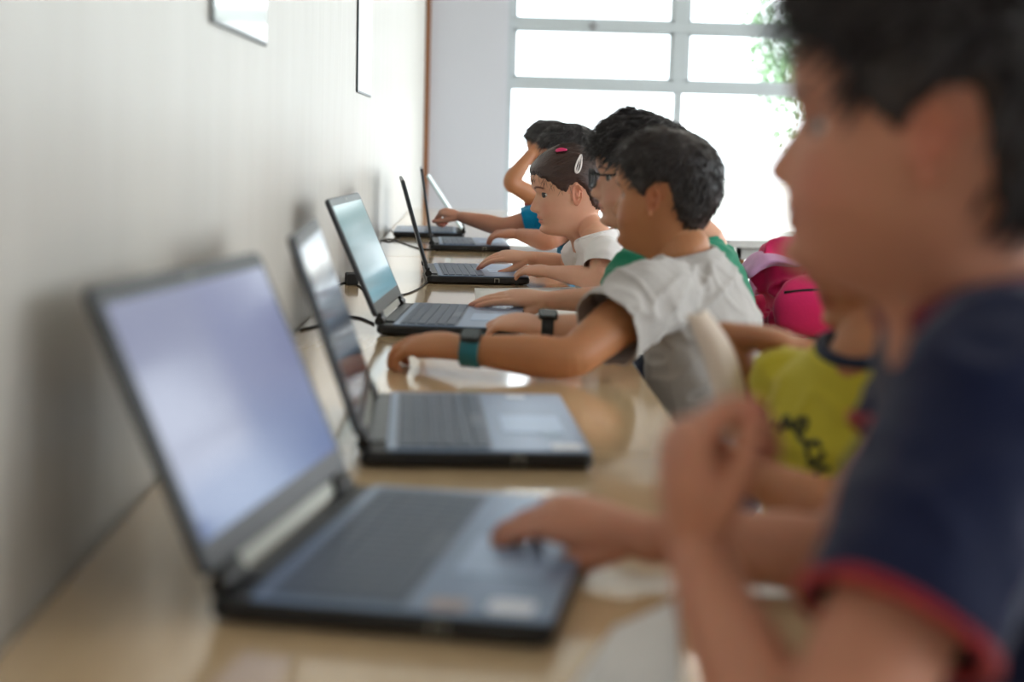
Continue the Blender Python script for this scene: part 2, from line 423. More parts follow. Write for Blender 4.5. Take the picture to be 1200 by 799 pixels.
def head_matrix(nose_world, scale, yaw, pitch, roll):
    """facing -X; yaw>0 turns away from the camera, pitch>0 looks down"""
    R_ = Matrix.Rotation(PI-math.radians(yaw), 4, 'Z') @ Matrix.Rotation(math.radians(pitch), 4, 'Y') @ Matrix.Rotation(math.radians(roll), 4, 'X') @ Matrix.Scale(scale, 4)
    off = R_ @ V((.095, 0, .067))
    return Matrix.Translation(V(nose_world)-off) @ R_
PEOPLE = {}
def person(key, label, head, neck, pelvis, arms, shirt_m, skin, hair_kw, tyaw=0, vox=.0035, sleeve=.55, shw=.145, chest=1.0,
           fold=.004, trousers=(34, 40, 56), seed=1, collar_m=None, hscale=1.0, neckr=.047, sleeve_len=None, belly=0, collar_r=.005, boost=1.0, cuff_m=None, back=0.0):
    E_ = empty('person', (pelvis[0], pelvis[1], 0)); tag(E_, label, 'person')
    inv = inv_of(E_)
    MH = head_matrix(at(*head['nose']), head['s'], head['yaw'], head['pitch'], head.get('roll', 0))
    NB = at(*neck); PV = V((pelvis[0], pelvis[1], .50))
    ya = math.radians(tyaw); side = V((math.sin(ya), -math.cos(ya), 0))*-1     # body right vector reversed below
    left = V((-math.sin(ya), -math.cos(ya), 0)); fwd = V((-math.cos(ya), math.sin(ya), 0))
    # --- torso rings, pelvis to neck base
    k = chest
    c1 = PV.lerp(NB, .30)-fwd*(.012+back); c2 = PV.lerp(NB, .62)-fwd*(.016+back); c3 = PV.lerp(NB, .83)-fwd*(.006+back*.5); c4 = PV.lerp(NB, .93)
    rings = [PV, c1, c2, c3, c4, NB]
    A = [.128*k, .118*k, .134*k, .128*k, .088*k, .058]; B = [.095*k, (.092+belly)*k, .096*k, .076*k, .062*k, .054]
    mb = MB(); tips = []
    eloft(mb, rings, [a-.014 for a in A], [b-.014 for b in B], left, 28, 5)
    neck_top = MH @ V((-.028, 0, .045)); 
    eloft(mb, [NB-(neck_top-NB)*.35, NB, NB.lerp(neck_top, .5), neck_top], [neckr*1.0, neckr*.96, neckr*.88, neckr*.85], [neckr*.95, neckr*1.0, neckr*.9, neckr*.85], left, 24, 5)
    bands = []
    for aa in arms:
        arm(mb, at(*aa['sh']), at(*aa['el']), at(*aa['wr']), aa.get('s', 1), aa.get('fat', 1))
        hd = (at(*aa['tip'])-at(*aa['wr']))
        hand(mb, at(*aa['wr']), hd, aa.get('up', (0, 0, 1)), aa['side'], aa['curl'], aa.get('hs', 1), aa.get('spread', 7), aa.get('thumb', (35, 20, 20)), tips)
    head_mesh(mb, MH, head.get('nosek', 1), 1, head.get('chub', 1))
    for sg in (1, -1): ear_mesh(mb, MH, sg)
    me = remesh(mb, vox, 3, .4)
    co = getv(me)
    # eyelids, laid over the eyeballs
    lb = MB()
    for sg in (1, -1):
        c = (EYE.x, sg*EYE.y, EYE.z)
        mt = MH @ Matrix.Translation(c) @ Matrix.Rotation(math.radians(6*sg), 4, 'Z')
        ball(lb, (0, 0, 0), .0128, 10, 16, 88, -80, 80, mt); ball(lb, (0, 0, 0), .0126, 10, -88, -20, -80, 80, mt)
    n0 = len(co); bm = bmesh.new(); bm.from_mesh(me); mt_ = fm(lb.v, lb.f); bm.from_mesh(mt_); bm.to_mesh(me); bm.free()
    co = getv(me)      # hands and forearms rest on the desk top, they do not sink into it
    nearw = np.zeros(len(co), bool)
    for aa in arms:
        for q in ('el', 'wr', 'tip'): nearw |= np.linalg.norm(co-np.array(at(*aa[q])[:]), axis=1) < .12
    sink = nearw & (co[:, 0] < .272) & (co[:, 2] < TZ+.0015) & (co[:, 2] > TZ-.05); co[sink, 2] = TZ+.0015; setv(me, co)
    Hm = np.array(MH.inverted()); loc = co @ Hm[:3, :3].T + Hm[:3, 3]
    lx, ly, lz = loc.T; col = np.ones((len(co), 3))
    inh = (lz > -.02) & (np.abs(ly) < .1) & (np.abs(lx) < .13) & (lz < .22)
    w = inh*(lx > .05)*g(np.abs(ly), .021)**2*(g(lz-.0465, .0042)+g(lz-.0362, .0048)); w = np.clip(w*1.9, 0, 1)*(np.abs(ly) < .023)
    col *= 1-w[:, None]*np.array([.10, .42, .38])
    w = inh*(lx > .03)*g(lz-.0412, .0014)*(np.abs(ly) < .022); col *= 1-w[:, None]*.5
    ck = inh*g(lz-.066, .018)*g(np.abs(ly)-.042, .018)*(lx > .02); col *= 1-ck[:, None]*np.array([.02, .16, .14])
    er = inh*(np.abs(ly) > .070)*g(lx+.01, .03)*g(lz-.092, .035); col *= 1-er[:, None]*np.array([0, .20, .20])
    bz = .1165+.0035*g(np.abs(ly)-.032, .012)-.10*np.clip(np.abs(ly)-.038, 0, 1)
    bw = inh*(lx > .03)*smst(.0034, .0014, np.abs(lz-bz))*smst(.012, .018, np.abs(ly))*smst(.052, .044, np.abs(ly))
    col *= 1-bw[:, None]*np.array([.72, .78, .78])*head.get('brow', 1)
    for tp in tips:
        dd = np.linalg.norm(co-np.array(tp), axis=1); w = g(dd, .011); col *= 1-w[:, None]*np.array([.03, .30, .26])
    set_tint(me, col)
    body = link('body', me, skin, E_, inv)
    # --- eyes
    for sg in (1, -1):
        eb = MB(); mt = MH @ Matrix.Translation((EYE.x, sg*EYE.y, EYE.z)); ball(eb, (0, 0, 0), .0118, 14, mtx=mt); eo = eb.build('eye', M['eye_white'], E_, inv, True)
        gz = Matrix.Rotation(math.radians(head.get('gaze', 14)), 4, 'Y')
        ib = MB(); mi = mt @ gz @ Matrix.Rotation(PI/2, 4, 'Y'); ball(ib, (0, 0, .0006), .0118, 10, 60, 90, mtx=mi); ib.build('iris', M['iris'], eo, None, True)
        pl = [mt @ V((math.cos(math.radians(16))*math.cos(a)*.0131, math.cos(math.radians(16))*math.sin(a)*.0131, math.sin(math.radians(16))*.0131)) for a in np.linspace(-1.1, 1.1, 10)]
        ls = MB(); ls.tube(pl, [.0002]+[.0008]*8+[.0002], 6); ls.build('eyelashes', M['lash'], E_, inv, True)
    for o_ in [c for c in bpy.data.objects if c.name.startswith('iris') and c.parent and c.parent.parent == E_]:
        o_.matrix_parent_inverse = Matrix.Identity(4)
    # --- hair
    hk = dict(hair_kw); hm = hk.pop('m'); hair = make_hair(MH, head['s'], hk.pop('line'), hk.pop('thick'), hk.pop('style'), E_, inv, hm, seed=seed, **hk)
    # --- shirt
    sb = MB(); eloft(sb, rings+[NB+(NB-c4).normalized()*.012], A+[.05], B+[.047], left, 32, 5)
    cuts = [(PV+V((0, 0, -.0)), V((0, 0, -1)), .2)]
    for aa in arms:
        sh, el = at(*aa['sh']), at(*aa['el']); d = (el-sh); fr = aa.get('sleeve', sleeve); q = sh+d*fr; e = sh+d*(fr+.16); kk = aa.get('s', 1)*aa.get('fat', 1)*aa.get('sf', 1)
        inn = sh.lerp(c3, .55)
        eloft(sb, [inn, sh, sh+d*fr*.5, q, e], [.050*kk, .055*kk, .056*kk, .058*kk, .056*kk], [.052*kk, .054*kk, .051*kk, .050*kk, .048*kk], left, 24, 5)
        cuts.append((q, d.normalized(), .085*kk))
        bands.append((q, d.normalized(), kk))
    sm = remesh(sb, .0045, 9, .5)
    co = getv(sm); nn = getn(sm)
    q = co @ np.array([[.8, .2, .5], [-.3, 1, .3], [-.55, -.1, .9]]).T
    n1 = vnoise(q*np.array([1.0, .9, 2.6]), 13, seed); n2 = vnoise(q*np.array([2.4, 1, 1.0]), 17, seed+2)
    rid = (1-np.abs(n1))**3*1.4+(1-np.abs(n2))**3-.9
    d = fold*rid*boost
    setv(sm, co+nn*d[:, None])
    for c in cuts: cut(sm, *c)
    nd = (neck_top-NB).normalized()*.5+(NB-c4).normalized()*.5; nd = nd.normalized()
    open_neck(sm, NB+nd*.020+fwd*.004, neckr+.022)
    so = link('shirt', sm, shirt_m, E_, inv)
    sd = so.modifiers.new('thickness', 'SOLIDIFY'); sd.thickness = .0022; sd.offset = 1
    # collar band riding on the real neck edge
    bm = bmesh.new(); bm.from_mesh(sm)
    loops = []; be = {e for e in bm.edges if e.is_boundary}
    while be:
        e = be.pop(); lp = [e.verts[0], e.verts[1]]; go = True
        while go:
            go = False
            for e2 in lp[-1].link_edges:
                if e2 in be: be.discard(e2); lp.append(e2.other_vert(lp[-1])); go = True; break
        if len(lp) > 12: loops.append([v.co.copy() for v in lp])
    bm.free()
    def band_at(p, rad, name, m, r_, par=so, off=V((0, 0, 0))):
        best = None
        for lp in loops:
            c = sum(lp, V((0, 0, 0)))/len(lp)
            if (c-V(p)).length < rad and (best is None or len(lp) > len(best)): best = lp
        if best is None: print('no loop', key, name); return
        lp = best[:-1] if (best[0]-best[-1]).length < 1e-6 else best
        a = np.array([v[:] for v in lp]); n_ = len(a); k_ = 9
        a = np.stack([np.convolve(np.concatenate([a[-k_:, i], a[:, i], a[:k_, i]]), np.ones(2*k_+1)/(2*k_+1), 'valid') for i in range(3)], 1)
        a = a[::max(1, n_//60)]; c = a.mean(0); a = c+(a-c)*(1+.006); tb = MB(); tb.tube([V(x)+off for x in a], r_, 10, True); return tb.build(name, m, par, None, True)
    o_ = band_at(NB, .07, 'collar', collar_m or shirt_m, collar_r)
    if cuff_m:
        for (q, d, kk) in bands:
            band_at(q, .06, 'sleeve_trim', cuff_m, .0045)
    # --- trousers and shoes, under the table
    tb = MB(); 
    for sg in (-1, 1):
        hip = PV+left*sg*.06+V((0, 0, -.005)); kn = V((max(pelvis[0]-.36, -.16), pelvis[1], .50))+left*sg*.085; kn.x = max(kn.x, -.18); an = V((kn.x+.04, kn.y, .09))
        eloft(tb, [hip+V((.03, 0, .0)), hip.lerp(kn, .5), kn, kn.lerp(an, .2)+V((-.005, 0, -.01)), kn.lerp(an, .6), an], [.082, .070, .056, .052, .048, .045], [.085, .068, .055, .052, .048, .045], left, 16, 4)
        sb2 = MB(); eloft(sb2, [an+V((.035, 0, -.035)), an+V((0, 0, -.03)), an+V((-.06, 0, -.055)), an+V((-.12, 0, -.062))], [.032, .036, .040, .030], [.034, .038, .028, .022], V((0, 1, 0)), 16, 4)
        for i, v_ in enumerate(sb2.v): sb2.v[i] = (v_[0], v_[1], max(v_[2], .002))
        sb2.build('shoe', M['rubber'], E_, inv, True)
    eloft(tb, [PV+V((0, 0, -.03)), PV+V((0, 0, .03))], [.122*k, .118*k], [.09*k, .088*k], left, 24, 3)
    tm = remesh(tb, .008, 4, .5); link('trousers', tm, fabric('trouser_cloth_'+key, trousers, bs=500), E_, inv)
    bvh = lambda o: BVHTree.FromPolygons([v.co[:] for v in o.data.vertices], [p.vertices[:] for p in o.data.polygons])
    PEOPLE[key] = dict(E=E_, inv=inv, MH=MH, body=body, shirt=so, hair=hair, bvh=bvh, left=left, fwd=fwd)
    return PEOPLE[key]
def wrist_band(P, wr, el, name, m_band, r, width, face_m, face_size, up, pos=.03, label=None):
    wr, el = V(wr), V(el); ax = (el-wr).normalized(); c = wr+ax*pos
    u = V(up); u = (u-ax*u.dot(ax)).normalized(); s = ax.cross(u)
    mb = MB(); n = 36
    prof = [(-width/2, .0), (-width/2, .0024), (-width/2+.001, .003), (width/2-.001, .003), (width/2, .0024), (width/2, .0)]
    vs = []
    for k in range(n):
        a = 2*PI*k/n; d = u*math.cos(a)*r[1]+s*math.sin(a)*r[0]; dn = d.normalized()
        for (w, h) in prof: vs.append(c+ax*w+d+dn*h)
    m_ = len(prof); mb.add(vs, [(k*m_+j, k*m_+(j+1) % m_, ((k+1) % n)*m_+(j+1) % m_, ((k+1) % n)*m_+j) for k in range(n) for j in range(m_)])
    o = mb.build(name, m_band, P['E'], P['inv'], True)
    if label: o['label'] = label
    M4 = Matrix([(ax.x, s.x, u.x, 0), (ax.y, s.y, u.y, 0), (ax.z, s.z, u.z, 0), (0, 0, 0, 1)])
    fb = MB(); a, b, h = face_size; fb.slab((-a, -b, -h), (a, b, h), min(a, b)*.45, .0012, Matrix.Translation(c+u*(r[1]+.003)) @ M4)
    fo = fb.build('watch_case', M['black_plastic'], o, None); fb2 = MB(); fb2.slab((-a*.82, -b*.82, 0), (a*.82, b*.82, h+.0006), min(a, b)*.38, .0003, Matrix.Translation(c+u*(r[1]+.003)) @ M4)
    fb2.build('watch_face', face_m, o, None)
# ------------------------------------------------------------------ the room
def struct(name, mb, m, parent=None, smooth=False):
    o = mb.build(name, m, parent, None, smooth)
    if parent is None: o['kind'] = 'structure'
    return o
YB, XR, ZC, YF = 9.4, 4.6, 2.9, -2.2
def wall_material():
    m, nt, b = nodes('satin_wall_paint'); N, L = nt.nodes, nt.links
    tc = N.new('ShaderNodeTexCoord'); mp = N.new('ShaderNodeMapping'); mp.inputs['Scale'].default_value = (1, 5, .9)
    n1 = N.new('ShaderNodeTexNoise'); n1.inputs['Scale'].default_value = 2.2; n1.inputs['Detail'].default_value = 3
    L.new(tc.outputs['Object'], mp.inputs[0]); L.new(mp.outputs[0], n1.inputs['Vector'])
    n2 = N.new('ShaderNodeTexNoise'); n2.inputs['Scale'].default_value = 140; L.new(tc.outputs['Object'], n2.inputs['Vector'])
    mx = N.new('ShaderNodeMixRGB'); mx.inputs[1].default_value = lin((194, 189, 181)); mx.inputs[2].default_value = lin((206, 202, 195)); L.new(n1.outputs['Fac'], mx.inputs[0]); L.new(mx.outputs[0], b.inputs['Base Color'])
    b1 = N.new('ShaderNodeBump'); b1.inputs['Strength'].default_value = .22; b1.inputs['Distance'].default_value = .02; L.new(n1.outputs['Fac'], b1.inputs['Height'])
    b2 = N.new('ShaderNodeBump'); b2.inputs['Strength'].default_value = .15; b2.inputs['Distance'].default_value = .002; L.new(n2.outputs['Fac'], b2.inputs['Height']); L.new(b1.outputs[0], b2.inputs['Normal']); L.new(b2.outputs[0], b.inputs['Normal'])
    b.inputs['Roughness'].default_value = .42; b.inputs['Specular IOR Level'].default_value = .5
    return m
wallm = wall_material()
plain = mat('matt_wall_paint', (214, 215, 222), .7, bump=.1, bscale=90)
struct('floor', MB().box((WX-.3, YF-.2, -.12), (XR+.3, YB+.3, 0)), mat('floor_vinyl', (150, 146, 140), .35, vary=.1, bscale=3))
struct('ceiling', MB().box((WX-.3, YF-.2, ZC), (XR+.3, YB+.3, ZC+.1)), mat('ceiling_paint', (232, 232, 230), .8))
struct('wall_left', MB().box((WX-.15, YF-.15, 0), (WX, YB+.2, ZC)), wallm)
struct('wall_front', MB().box((WX, YF-.15, 0), (XR, YF, ZC)), plain)
xw0 = at(593, 150, YB).x; xw1 = 4.2; zw0, zw1 = .06, 2.72
bw = MB(); bw.box((WX, YB, 0), (xw0, YB+.2, ZC)); bw.box((xw1, YB, 0), (XR, YB+.2, ZC)); bw.box((xw0, YB, zw1), (xw1, YB+.2, ZC)); bw.box((xw0, YB, 0), (xw1, YB+.2, zw0))
struct('wall_back', bw, plain)
rw = MB(); ys = [(-1.6, 1.6), (1.9, 5.1), (5.4, 8.9)]
rw.box((XR, YF-.15, 0), (XR+.2, YB+.2, .95)); rw.box((XR, YF-.15, 2.6), (XR+.2, YB+.2, ZC))
pr = YF-.15
for a, b in ys: rw.box((XR, pr, .95), (XR+.2, a, 2.6)); pr = b
rw.box((XR, pr, .95), (XR+.2, YB+.2, 2.6)); struct('wall_right', rw, plain)
struct('trim_1', MB().box((WX, YB-.03, .3), (at(503.5, 100, YB-.03).x, YB, ZC), .003), M['brown_wood'])
# glass: clear pane with a weak reflection
gm = bpy.data.materials.new('window_glass'); gm.use_nodes = True; nt = gm.node_tree; nt.nodes.clear()
o_ = nt.nodes.new('ShaderNodeOutputMaterial'); tr = nt.nodes.new('ShaderNodeBsdfTransparent'); gl = nt.nodes.new('ShaderNodeBsdfGlossy'); gl.inputs['Roughness'].default_value = .02
mx = nt.nodes.new('ShaderNodeMixShader'); mx.inputs[0].default_value = .05
nt.links.new(tr.outputs[0], mx.inputs[1]); nt.links.new(gl.outputs[0], mx.inputs[2]); nt.links.new(mx.outputs[0], o_.inputs[0]); tr.inputs[0].default_value = (.95, .98, .98, 1)
# back window: posts, mullions, transoms, opening sashes
yb = YB+.05; zp = lambda py, px=700: at(px, py, yb).z; xp = lambda px, py=60: at(px, py, yb).x
wf = MB()
zT1, zT0 = zp(24), zp(36); zL1, zL0 = zp(93), zp(107)
xm0, xm1 = xp(789), xp(805); pane = xm0-xp(600)
wf.box((xw0, yb, zw0), (xw0+.035, yb+.07, zw1), .004); wf.box((xw0, yb, zw1-.05), (xw1, yb+.07, zw1), .004); wf.box((xw0, yb, zw0), (xw1, yb+.07, zw0+.06), .004)
posts = [(xm0, xm1)]
while posts[-1][1]+pane < xw1-.3: posts.append((posts[-1][1]+pane, posts[-1][1]+pane+(xm1-xm0)))
for a, b in posts:
    wf.box((a, yb, zL0), (b, yb+.07, zw1), .004); c = (a+b)/2; wf.box((c-.026, yb, zw0), (c+.026, yb+.07, zL0), .004)
wf.box((xw1-.05, yb, zw0), (xw1, yb+.07, zw1), .004)
wf.box((xw0, yb-.004, zL0), (xw1, yb+.075, zL1), .004); wf.box((xw0, yb-.004, zT0), (xw1, yb+.075, zT1), .004)
w1 = struct('window_1', wf, M['frame_white'])
edges = [xw0+.035]+[e for p in posts for e in p]+[xw1-.05]
for i in range(0, len(edges), 2):
    a, b = edges[i], edges[i+1]; sb = MB()
    for z0, z1 in ((zL1, zT0), (zT1, zw1-.05)):
        t = .022; sb.box((a, yb+.01, z0), (a+t, yb+.06, z1)); sb.box((b-t, yb+.01, z0), (b, yb+.06, z1)); sb.box((a, yb+.01, z0), (b, yb+.06, z0+t*.6)); sb.box((a, yb+.01, z1-t*.6), (b, yb+.06, z1))
    sb.build('sash', M['frame_white'], w1)
    for z0, z1 in ((zw0+.06, zL0), (zL1, zT0), (zT1, zw1-.05)):
        MB().box((a, yb+.03, z0), (b, yb+.034, z1)).build('glass_pane', gm, w1)
hp = at(696, 30, yb-.012); hb = MB(); hb.box((hp.x-.012, hp.y, hp.z-.035), (hp.x+.012, hp.y+.012, hp.z+.03), .003); hb.box((hp.x-.03, hp.y-.012, hp.z-.012), (hp.x+.03, hp.y, hp.z+.004), .003)
hb.build('window_handle', M['steel'], w1)
for i, (a, b) in enumerate(ys):
    f = MB(); x = XR+.06
    for y in (a, (a+b)/2-.025, b-.05): f.box((x, y, .95), (x+.06, y+.05, 2.6))
    for z in (.95, 1.9, 2.55): f.box((x, a, z), (x+.06, b, z+.05))
    w = struct('window_%d' % (i+2), f, M['frame_white']); MB().box((x+.03, a, .95), (x+.034, b, 2.6)).build('glass_pane', gm, w)
# outside
struct('ground_outside', MB().box((-40, YB+.3, -.35), (60, 60, -.25)), mat('pale_paving', (190, 188, 180), .9, vary=.1, bscale=1))
struct('ground_side_yard', MB().box((XR+.3, -30, -.35), (60, YB+.3, -.25)), mat('side_paving', (190, 188, 180), .9, vary=.1, bscale=1))
leafm = mat('leaf', (128, 158, 120), .5, vary=.3, bscale=3)
def tree(loc, h, r, n, label):
    e = empty('tree', loc); tag(e, label, 'tree', None)
    t = MB(); t.tube([(0, 0, 0), (.05, .03, h*.35), (-.04, .02, h*.7), (0, 0, h*.95)], [.16, .12, .08, .03], 12)
    for k in range(7):
        a = k*2.4; z = h*(.4+.07*k); t.tube([(0, 0, z), (math.cos(a)*r*.35, math.sin(a)*r*.35, z+.35), (math.cos(a)*r*.75, math.sin(a)*r*.75, z+.7)], [.05, .035, .015], 8)
    t.build('trunk', M['brown_wood'], e, None, True)
    lv = MB(); vs = []; fs = []
    cl = [(rng.normal(0, r*.45), rng.normal(0, r*.45), h*.72+rng.normal(0, h*.14), r*rng.uniform(.28, .45)) for _ in range(26)]
    for i in range(n):
        c = cl[rng.integers(0, len(cl))]; d = rng.normal(0, 1, 3); d /= np.linalg.norm(d); p = np.array(c[:3])+d*c[3]*rng.uniform(.5, 1)
        u = rng.normal(0, 1, 3); u /= np.linalg.norm(u); w = np.cross(u, rng.normal(0, 1, 3)); w /= np.linalg.norm(w)+1e-9; L_ = rng.uniform(.05, .09); b = len(vs); q = np.cross(u, w)
        vs += [p, p+u*L_*.5+w*L_*.3+q*.008, p+u*L_, p+u*L_*.5-w*L_*.3+q*.008]; fs.append((b, b+1, b+2, b+3))
    lv.add(vs, fs); me = fm(lv.v, lv.f); link('foliage', me, leafm, e)
tp = at(965, 30, 13.5); tree((tp.x+.42, 13.5, -.25), 3.6, .95, 9000, 'leafy green tree outside the window, glimpsed behind the boy in navy')

# ------------------------------------------------------------------ papers on the left wall
def wall_sheet(name, corners, m, mf, t, label, cat):
    P = [on_wall(*c) for c in corners]; y0 = min(P[0].y, P[1].y); y1 = max(P[0].y, P[1].y); z0 = P[2].z; z1 = z0+t
    e = empty(name, (WX, (y0+y1)/2, z0)); tag(e, label, cat); iv = inv_of(e)
    MB().box((WX+.001, y0, z0), (WX+.005, y1, z1), .001).build('frame', mf, e, iv)
    MB().box((WX+.004, y0+.008, z0+.006), (WX+.0058, y1-.008, z1-.006)).build('sheet', m, e, iv)
a, b = on_wall(245, 27), on_wall(309, 54)
wall_sheet('framed_notice', [(245, 27), (309, 54), (277, 40)], mat('notice_sheet', (214, 222, 216), .25, coat=.5), mat('dark_frame', (56, 60, 62), .4), .30, 'pale framed sheet high on the left wall, nearer the camera, with a thin dark edge', 'notice')
wall_sheet('wall_poster', [(417, 111), (433, 112), (425, 111)], mat('poster_sheet', (222, 228, 228), .3), mat('poster_edge', (60, 70, 74), .4), .70, 'tall narrow white sheet with a dark edge farther along the left wall', 'poster')

# ------------------------------------------------------------------ tables
def table_mat():
    m, nt, b = nodes('glossy_beech_laminate'); N, L = nt.nodes, nt.links
    tc = N.new('ShaderNodeTexCoord'); mp = N.new('ShaderNodeMapping'); mp.inputs['Scale'].default_value = (14, .8, 1)
    no = N.new('ShaderNodeTexNoise'); no.inputs['Scale'].default_value = 3; no.inputs['Detail'].default_value = 6; L.new(tc.outputs['Object'], mp.inputs[0]); L.new(mp.outputs[0], no.inputs['Vector'])
    mx = N.new('ShaderNodeMixRGB'); mx.inputs[1].default_value = lin((214, 182, 140)); mx.inputs[2].default_value = lin((226, 198, 158)); L.new(no.outputs['Fac'], mx.inputs[0]); L.new(mx.outputs[0], b.inputs['Base Color'])
    b.inputs['Roughness'].default_value = .13; b.inputs['Specular IOR Level'].default_value = .6; b.inputs['Coat Weight'].default_value = .6; b.inputs['Coat Roughness'].default_value = .06
    return m
tabm = table_mat(); edgem = mat('table_edge', (150, 120, 88), .5)
def table(x0, x1, y0, y1, z, name, label, m=tabm, th=.028, group=None, leg=M['steel'], legs=True):
    e = empty(name, ((x0+x1)/2, (y0+y1)/2, 0)); tag(e, label, 'table', group); iv = inv_of(e)
    MB().slab((x0, y0, z-th), (x1, y1, z), .012, .002).build('tabletop', m, e, iv)
    ap = MB(); q = .05
    ap.box((x0+q, y0+q, z-th-.05), (x1-q, y0+q+.02, z-th), .002); ap.box((x0+q, y1-q-.02, z-th-.05), (x1-q, y1-q, z-th), .002)
    ap.box((x0+q, y0+q, z-th-.05), (x0+q+.02, y1-q, z-th), .002); ap.box((x1-q-.02, y0+q, z-th-.05), (x1-q, y1-q, z-th), .002); ap.build('apron', edgem if m is tabm else m, e, iv)
    for x in (x0+q+.02, x1-q-.02):
        for y in (y0+q+.02, y1-q-.02):
            MB().cyl((x, y, 0), (x, y, z-th), .017, 16).build('leg', leg, e, iv, True)
XE = .274; YS = on_z(600, 303.5, TZ).y
table(WX+.003, XE, -1.1, 1.68-.001, TZ, 'desk', 'long glossy beige desk along the wall, nearest section, under the bluish glowing laptop')
table(WX+.003, XE, 1.68+.001, YS-.0015, TZ, 'desk', 'middle section of the glossy beige wall desk, where the boy in grey rests his arm')
table(WX+.003, XE, YS+.0015, 7.6, TZ, 'desk', 'far section of the glossy wall desk beyond the seam, ending before the window wall')
wt = mat('white_laminate', (226, 224, 220), .25)
ft0 = on_z(852, 281, .72)
table(ft0.x, ft0.x+1.3, ft0.y, ft0.y+.7, .72, 'side_table', 'white topped table with brown legs standing in front of the far bright window', wt, .03, None, M['brown_wood'])
table(.60, 1.25, 2.62, 4.1, .70, 'side_table', 'brown wooden table behind the boys, carrying the pink backpack', M['orange_wood'], .03, None, M['brown_wood'])

# ------------------------------------------------------------------ laptops
LW, LD, LT, LH = .378, .258, .022, .245
def screen_mat(name, stops, s, patch=None, rough=.12):
    """what the display shows: soft gradient page with a lighter panel"""
    m, nt, b = nodes(name); N, L = nt.nodes, nt.links
    tc = N.new('ShaderNodeTexCoord'); sp = N.new('ShaderNodeSeparateXYZ'); L.new(tc.outputs['UV'], sp.inputs[0])
    cr = N.new('ShaderNodeValToRGB'); el = cr.color_ramp.elements
    el[0].position, el[0].color = 0, lin(stops[0]); el[1].position, el[1].color = 1, lin(stops[-1])
    for i, c in enumerate(stops[1:-1]): e = el.new((i+1)/(len(stops)-1)); e.color = lin(c)
    L.new(sp.outputs['Y'], cr.inputs[0]); out = cr.outputs[0]
    if patch:
        (u0, u1, v0, v1, c, soft) = patch
        def band(o, lo, hi):
            a = N.new('ShaderNodeMapRange'); a.inputs[1].default_value = lo-soft; a.inputs[2].default_value = lo+soft; L.new(o, a.inputs[0])
            d = N.new('ShaderNodeMapRange'); d.inputs[1].default_value = hi+soft; d.inputs[2].default_value = hi-soft; L.new(o, d.inputs[0])
            q = N.new('ShaderNodeMath'); q.operation = 'MULTIPLY'; L.new(a.outputs[0], q.inputs[0]); L.new(d.outputs[0], q.inputs[1]); return q.outputs[0]
        q = N.new('ShaderNodeMath'); q.operation = 'MULTIPLY'; L.new(band(sp.outputs['X'], u0, u1), q.inputs[0]); L.new(band(sp.outputs['Y'], v0, v1), q.inputs[1])
        mx = N.new('ShaderNodeMixRGB'); L.new(q.outputs[0], mx.inputs[0]); L.new(out, mx.inputs[1]); mx.inputs[2].default_value = lin(c); out = mx.outputs[0]
    L.new(out, b.inputs['Emission Color']); b.inputs['Emission Strength'].default_value = s
    b.inputs['Base Color'].default_value = (.015, .016, .02, 1); b.inputs['Roughness'].default_value = rough; b.inputs['Specular IOR Level'].default_value = .25
    return m
LAPS = []
